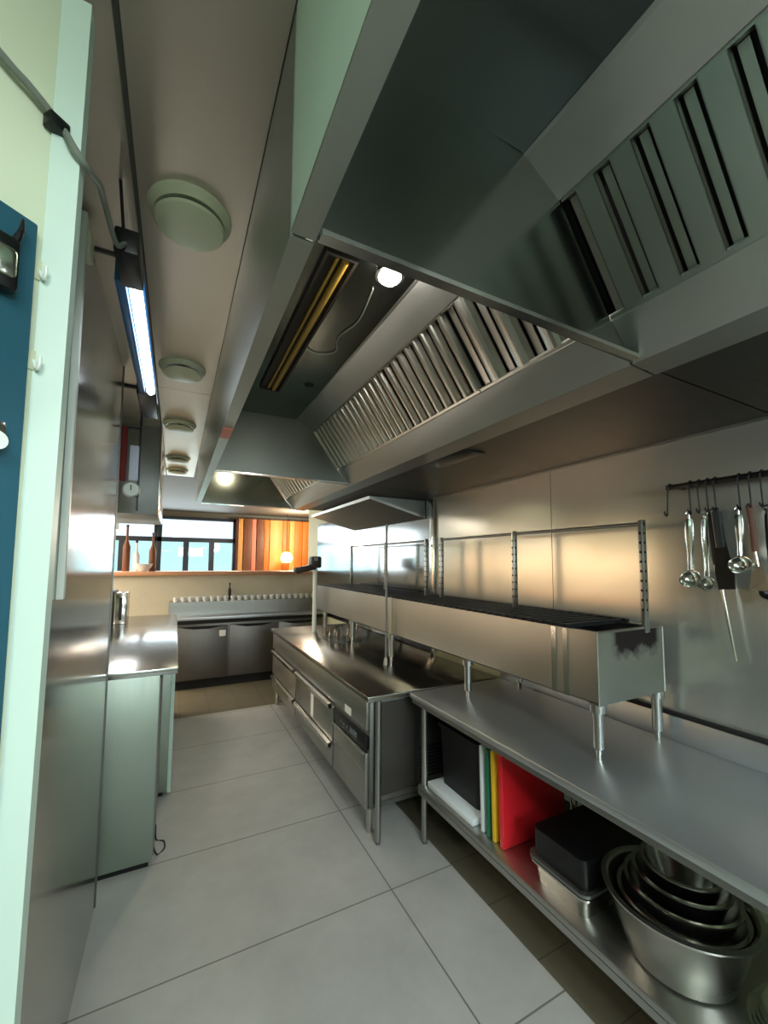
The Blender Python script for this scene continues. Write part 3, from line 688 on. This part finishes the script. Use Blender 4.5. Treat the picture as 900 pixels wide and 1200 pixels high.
# hanging steel unit, rail and things above the left counter
t = thing('hanging_cabinet', (-.22, 3.8, 1.98), 'grey steel cupboard hanging from the ceiling above the left worktop', 'cupboard')
MB().box(-.50, -.135, 3.40, 4.35, 1.99, CE-.003, .006).build('body', 'dull_steel', t)
MB().box(-.139, -.130, 3.42, 4.33, 2.0, CE-.02, .003).build('side_door', 'wall_steel', t)
MB().cyl((-.125, 3.55, 2.03), (-.125, 3.55, 2.22), .006).build('handle', 'bright_steel', t)
t = thing('hanging_rail', (-.24, 2.62, 1.95), 'thin dark rail hanging from the ceiling at the end of the steel partition', 'rail')
MB().box(-.215, -.203, 2.64, 2.652, 1.93, CE-.003).box(-.30, -.203, 2.64, 2.652, 2.40, 2.412).build('frame', 'black_metal', t)
MB().box(-.31, -.20, 2.635, 2.658, CE-.02, CE-.004).build('ceiling_plate', 'black_metal', t)
tag(MB().box(-.300, -.268, 2.60, 2.640, 2.09, 2.405, .012, 3).build('cloth', 'red_cloth', at=(-.285, 2.61, 2.09)), 'dark red cloth hanging at the end of the steel partition', 'cloth')
tag(MB().box(-.255, -.21, 2.618, 2.640, 2.10, 2.30, .003).build('paper_pad', 'paper', at=(-.23, 2.62, 2.10)), 'pale lilac paper pad hanging below the long lamp', 'paper pad')
t = thing('dial_scale', (-.235, 2.60, 2.01), 'small round white dial hanging under the paper pad', 'dial')
MB().lathe([(0, -.012), (.042, -.012), (.045, 0), (.042, .012), (0, .012)], (-.238, 2.61, 2.045), 28, (0, 1, 0)).build('case', 'dull_steel', t)
MB().lathe([(0, -.015), (.036, -.015), (.036, -.011)], (-.238, 2.61, 2.045), 28, (0, 1, 0)).build('face', 'white_plastic', t)
MB().box(-.24, -.205, 2.62, 2.645, 2.04, 2.05).build('bracket', 'black_metal', t)
MB().box(-.241, -.236, 2.592, 2.596, 2.04, 2.07).build('needle', 'black_metal', t)
t = thing('strip_lamp', (-.15, 1.7, 2.40), 'long white tube lamp with black ends hanging along the left of the ceiling', 'lamp')
MB().box(-.175, -.108, 1.22, 2.24, 2.425, 2.455, .004).box(-.175, -.150, 1.22, 2.24, 2.392, 2.43, .004).build('housing', 'uv_blue', t)
MB().box(-.162, -.108, 1.09, 1.24, 2.388, 2.45, .006).build('end_cap', 'black_plastic', t)
MB().box(-.185, -.112, 2.02, 2.36, 2.388, 2.46, .006).build('end_cap', 'black_plastic', t)
MB().cyl((-.129, 1.235, 2.405), (-.129, 2.03, 2.405), .0165, seg=20).build('tube', 'tube_on', t)
for y in (1.20, 2.25): MB().cyl((-.150, y, 2.445), (-.17, y, CE-.002), .004).build('hanger', 'black_metal', t)

# ------------------------------------------------------------------ NEAR LEFT: trunking, cable, board
t = thing('cable_trunking', (-.272, 1.345, 1.55), 'white vertical cable trunking on the steel partition beside the jamb', 'trunking')
MB().box(-.280, -.262, 1.335, 1.357, 1.545, CE-.02, .003).build('cover', 'white_plastic', t)
MB().box(-.280, -.258, 1.37, 1.43, 2.54, 2.62, .006).build('junction_box', 'vent_cream', t)
pts = [onwall(-.20, .014, 2.37), onwall(-.084, .013, 2.328), onwall(-.05, .013, 2.32), onwall(-.010, .014, 2.303), Vector((-.160, .710, 2.268)), Vector((-.146, .735, 2.262)), Vector((-.150, .84, 2.33)), Vector((-.160, .95, 2.385)), Vector((-.150, 1.05, 2.375)), Vector((-.138, 1.093, 2.41))]
cb = MB().tube(pts, .0055, 10, 6).build('power_cable', 'grey_cable', at=(-.16, .72, 2.3))
tag(cb, 'grey cable running across the cream wall and over the jamb', 'cable')
cl = MB().box(-.014, .014, -.018, .002, -.010, .010, .003)
cl.move(Matrix.Translation(onwall(-.014, .004, 2.300)) @ Matrix.Rotation(ang, 4, 'Z'))
tag(cl.build('cable_clip', 'black_plastic', at=tuple(onwall(-.014, .004, 2.300))), 'black clip fixing the grey cable at the jamb', 'clip')
bb = thing('blue_board', tuple(onwall(-.15, .01, 1.2)), 'petrol blue board on the cream wall at the left picture edge', 'board')
MB().box(-.30, -.029, -.016, 0, 1.05, 2.128, .003).move(Rw).build('panel', 'blue_board', bb)
MB().box(-.30, -.030, -.019, -.016, 1.05, 1.10, .001).move(Rw).build('lower_rail', 'blue_board', bb)
t = thing('door_latch', tuple(onwall(-.07, .03, 2.04)), 'black and silver latch fixed to the blue board', 'latch')
MB().box(-.095, -.056, -.040, -.016, 2.0, 2.075, .008).move(Rw).build('case', 'black_plastic', t)
MB().box(-.085, -.062, -.044, -.036, 2.015, 2.055, .006).move(Rw).build('plate', 'bright_steel', t)
MB().tube([onwall(-.066, .03, 2.06), onwall(-.056, .032, 2.09), onwall(-.054, .03, 2.11)], lambda s: .006*(1-.7*s), 8, 4).build('lever', 'black_plastic', t)
t = thing('lock', tuple(onwall(-.07, .03, 1.78)), 'silver and white lock fixed low on the blue board', 'lock')
MB().box(-.095, -.054, -.034, -.016, 1.79, 1.83, .008).move(Rw).build('plate', 'bright_steel', t)
MB().cyl(onwall(-.07, .016, 1.80), onwall(-.07, .044, 1.80), .012).build('knob', 'white_plastic', t)
for z, lab in ((2.07, 'upper clear plastic hook on the cream wall beside the blue board'), (1.935, 'lower clear plastic hook on the cream wall beside the blue board')):
    o = thing('wall_hook', tuple(onwall(-.018, .004, z)), lab, 'hook', 'plastic hooks by the blue board')
    MB().box(-.025, -.011, -.004, 0, z-.014, z+.016, .002).move(Rw).build('plate', 'vent_cream', o)
    MB().tube([onwall(-.018, .003, z), onwall(-.018, .012, z-.014), onwall(-.018, .018, z-.010), onwall(-.018, .019, z+.002)], .0025, 8, 4).build('prong', 'white_plastic', o)

# ------------------------------------------------------------------ FAR COUNTER, BAR
t = thing('counter_fridge', (1.0, 6.0, 0), 'dark steel under-counter fridge across the far end of the aisle', 'fridge')
MB().box(.0, 2.0, 5.79, 6.28, .12, .885, .004).build('body', 'dark_steel', t)
MB().box(.02, 1.98, 5.83, 6.25, .0, .12).build('plinth', 'dark_void', t)
for k in range(3):
    a = .02 + k*.655
    d = MB().box(a, a+.635, 5.765, 5.792, .135, .80, .006).build('door', 'dark_steel', t)
    MB().prism([(a+.06, .80), (a+.12, .785), (a+.22, .768), (a+.42, .768), (a+.52, .785), (a+.58, .80)], 'y', 5.758, 5.766).build('dark_curve_plate', 'dark_void', d)  # flat dark curved plate along the upper edge of the door
MB().box(.55, .63, 5.760, 5.766, .66, .74, .01).build('sticker', 'sticker', t)
b = MB().box(-.06, 2.02, 5.72, 6.30, .885, .925, .005)
b.build('worktop', 'table_steel', t)
MB().box(-.06, 2.02, 5.722, 5.745, .84, .886).build('painted_shadow_strip', 'dark_void', t)  # dark strip standing in for the shade below the worktop edge
t = thing('serving_ledge', (1, 6.1, .925), 'low steel ledge with a row of cups behind the far counter', 'ledge')
MB().box(-.06, 2.02, 5.98, 6.29, 1.085, 1.10, .003).build('shelf', 'steel_x', t)
MB().box(-.06, 2.02, 5.975, 5.985, .925, 1.095).build('front', 'steel_x', t)
for x in (0, 1, 2.0): MB().box(x-.01, x+.01, 6.0, 6.28, .925, 1.086).build('bracket', 'dull_steel', t)
for k in range(22):
    x = .02 + k*.09
    o = MB().lathe([(0, .001), (.026, .001), (.034, .060), (.036, .064), (.031, .062), (.023, .006), (0, .006)], (x, 6.04, 1.10), 20).build('cup', 'board_white', at=(x, 6.04, 1.10))
    tag(o, 'small white cup in the row along the far ledge', 'cup', 'white cups along the far ledge')
t = thing('bar', (.6, 6.4, 0), 'raised bar with cream front and orange wooden top at the end of the kitchen', 'bar')
MB().box(-.74, 2.03, 6.32, 6.46, 0, 1.445).build('front', 'bar_cream', t)
MB().box(-.80, 2.035, 6.26, 6.78, 1.445, 1.50, .006).build('wooden_top', 'wood', t)
t = thing('bottle', (.72, 6.30, 1.10), 'dark bottle standing behind the cups against the cream bar front', 'bottle')
MB().lathe([(0, 0), (.022, 0), (.022, .13), (.009, .17), (.009, .21), (0, .21)], (.72, 6.26, 1.10), 20).build('body', 'black_plastic', t)
MB().cyl((.72, 6.26, 1.31), (.72, 6.26, 1.335), .012).build('cap', 'black_metal', t)
t = thing('white_bowl', (-.40, 6.45, 1.50), 'small white bowl on the left end of the wooden bar top', 'bowl')
MB().lathe([(0, .002), (.05, .002), (.10, .06), (.115, .10), (.108, .10), (.09, .06), (0, .02)], (-.40, 6.45, 1.50), 28).build('body', 'board_white', t)
MB().lathe([(.113, .095), (.118, .10), (.113, .105), (.106, .10)], (-.40, 6.45, 1.50), 28, close=True).build('rim', 'board_white', t)
for i, (x, h, lab) in enumerate(((-.62, .62, 'tallest dark bottle on the left end of the bar'), (-.50, .40, 'pale bottle between the dark bottles on the left end of the bar'), (-.30, .52, 'dark bottle right of the white bowl on the bar'))):
    t = thing('bottle', (x, 6.62, 1.50), lab, 'bottle', 'bottles on the left end of the bar')
    MB().lathe([(0, 0), (.045, 0), (.047, h*.55), (.016, h*.72), (.015, h), (0, h)], (x, 6.62, 1.50), 20).build('body', 'board_white' if i == 1 else 'wood_dark', t)
    MB().cyl((x, 6.62, 1.50+h), (x, 6.62, 1.50+h+.03), .017).build('cap', 'black_metal', t)

# warm timber screen beyond the bar
t = thing('timber_screen', (1.9, 9.0, 0), 'warmly lit timber screen of brown and amber boards beside the far windows', 'screen')
x = 1.18; k = 0
for wd, mt in ((.10, 'wood_pale'), (.17, 'wood_dark'), (.10, 'coral'), (.16, 'wood_dark'), (.12, 'wood_amber'), (.28, 'wood_pale'), (.16, 'wood_amber'), (.12, 'wood_pale'), (.18, 'wood_amber'), (.16, 'wood_amber'), (.16, 'wood_pale'), (.20, 'coral'), (.3, 'coral')):
    MB().box(x, x+wd-.008, 8.98-.02*(k % 2), 9.03, .0, 2.56, .004).build('board', mt, t); x += wd; k += 1
MB().box(1.16, x, 9.03, 9.06, 0, 2.58).build('backing', 'wood_dark', t)
t = thing('lantern', (2.12, 8.6, 1.9), 'small orange lantern glowing in front of the timber screen', 'lantern')
MB().lathe([(0, 0), (.10, .01), (.13, .10), (.10, .20), (.04, .23), (0, .23)], (2.12, 8.6, 1.62), 24).build('shade', 'warm_on', t)
MB().cyl((2.12, 8.6, 1.85), (2.12, 8.6, CE), .008).build('cord', 'black_metal', t)

t = thing('added_streak_lamp', (-2.3, 5.4, CE), 'unseen long linen lamp added for the warm streak on the steel wall', 'lamp')  # added lamp, out of view, that gives the right wall its warm reflection
MB().box(-2.36, -2.24, 3.0, 8.0, 1.58, 1.74, .02).build('shade', 'linen_streak_glow', t)
for y in (3.4, 5.5, 7.6): MB().cyl((-2.3, y, 1.74), (-2.3, y, CE), .006).build('cord', 'black_metal', t)

# lamps that light the place but sit behind the camera
t = thing('ceiling_panel', (.3, -1.3, CE-.02), 'square white ceiling light panel behind the viewpoint', 'lamp')
MB().box(-.35, -.15, -2.4, -1.6, CE-.03, CE-.002, .004).build('frame', 'white_plastic', t)
MB().box(-.34, -.16, -2.38, -1.62, CE-.034, CE-.029).build('diffuser', 'panel_on', t)

# ------------------------------------------------------------------ LIGHT
def area(name, loc, target, sx, sy, power, col, spread=180):
    l = bpy.data.lights.new(name, 'AREA'); l.shape = 'RECTANGLE'; l.size = sx; l.size_y = sy; l.energy = power; l.color = col
    l.spread = math.radians(spread)
    o = bpy.data.objects.new(name, l); COL.objects.link(o); o.location = loc
    d = Vector(target) - Vector(loc); o.rotation_euler = d.to_track_quat('-Z', 'Y').to_euler()
    return o
def point(name, loc, power, col, r=.05):
    l = bpy.data.lights.new(name, 'POINT'); l.energy = power; l.color = col; l.shadow_soft_size = r
    o = bpy.data.objects.new(name, l); COL.objects.link(o); o.location = loc; return o
area('room_light_behind', (-.2, -.9, CE-.05), (-.1, -.4, 0), .5, 1.2, 36, (.90, 1.0, .93))
area('aisle_light_behind', (.60, -1.9, 2.1), (1.0, 1.6, .7), 1.0, .5, 50, (.84, .95, 1.0))
point('hood_lamp_near', (.55, -.55, 2.57), 24, (.86, 1.0, .95), .03)
point('hood_lamp_middle', (.62, 1.16, 2.57), 3.5, (1.0, .95, .86), .03)
point('hood_lamp_far', (.45, 3.9, 2.57), 13, (1.0, .86, .6), .03)
area('window_light', (-.3, 9.15, 1.95), (.2, 3, .6), 2.6, 1.1, 45, (.84, .95, 1.0))
point('dining_lamp', (2.2, 8.0, 2.35), 90, (1.0, .83, .62), .12)
point('bar_lamp', (.9, 7.2, 2.0), 18, (1.0, .86, .7), .12)
area('worktop_fill_light', (-.32, 3.9, 1.97), (-.32, 3.9, 1.0), .25, .8, 7, (1.0, .95, .9))  # fill light added to brighten the left worktop, without any fixture
area('dining_fill_light', (-2.0, 5.4, 2.6), (-2.0, 5.4, 0), .8, 5.0, 230, (1.0, .86, .72))  # unseen light added so the left room shines in the steel reflections

W = bpy.data.worlds.new('sky'); S.world = W; W.use_nodes = True
bg = W.node_tree.nodes['Background']; bg.inputs[0].default_value = lin('#e6f3fb'); bg.inputs[1].default_value = 1.5

# ------------------------------------------------------------------ CAMERA
cam = bpy.data.cameras.new('camera'); co_ = bpy.data.objects.new('camera', cam); COL.objects.link(co_)
f_, cx_, cy_, yw, pt, rl = 470.5, 444.0, 624.7, .4669, .0723, .0069
F = Vector((math.sin(yw)*math.cos(pt), math.cos(yw)*math.cos(pt), math.sin(pt)))
Rt = Vector((math.cos(yw), -math.sin(yw), 0)); U = Rt.cross(F)
R2 = Rt*math.cos(rl) + U*math.sin(rl); U2 = U*math.cos(rl) - Rt*math.sin(rl)
co_.matrix_world = Matrix(((R2.x, U2.x, -F.x, 0), (R2.y, U2.y, -F.y, 0), (R2.z, U2.z, -F.z, 1.65), (0, 0, 0, 1)))
cam.sensor_fit = 'VERTICAL'; cam.sensor_height = 36; cam.sensor_width = 27; cam.lens = f_/1200*36
cam.shift_x = (450-cx_)/1200; cam.shift_y = (cy_-600)/1200
cam.clip_start = .02; cam.clip_end = 100
S.camera = co_
S.view_settings.view_transform = 'Standard'; S.view_settings.look = 'None'; S.view_settings.gamma = 1; S.view_settings.use_curve_mapping = False
S.view_settings.exposure = 0.15
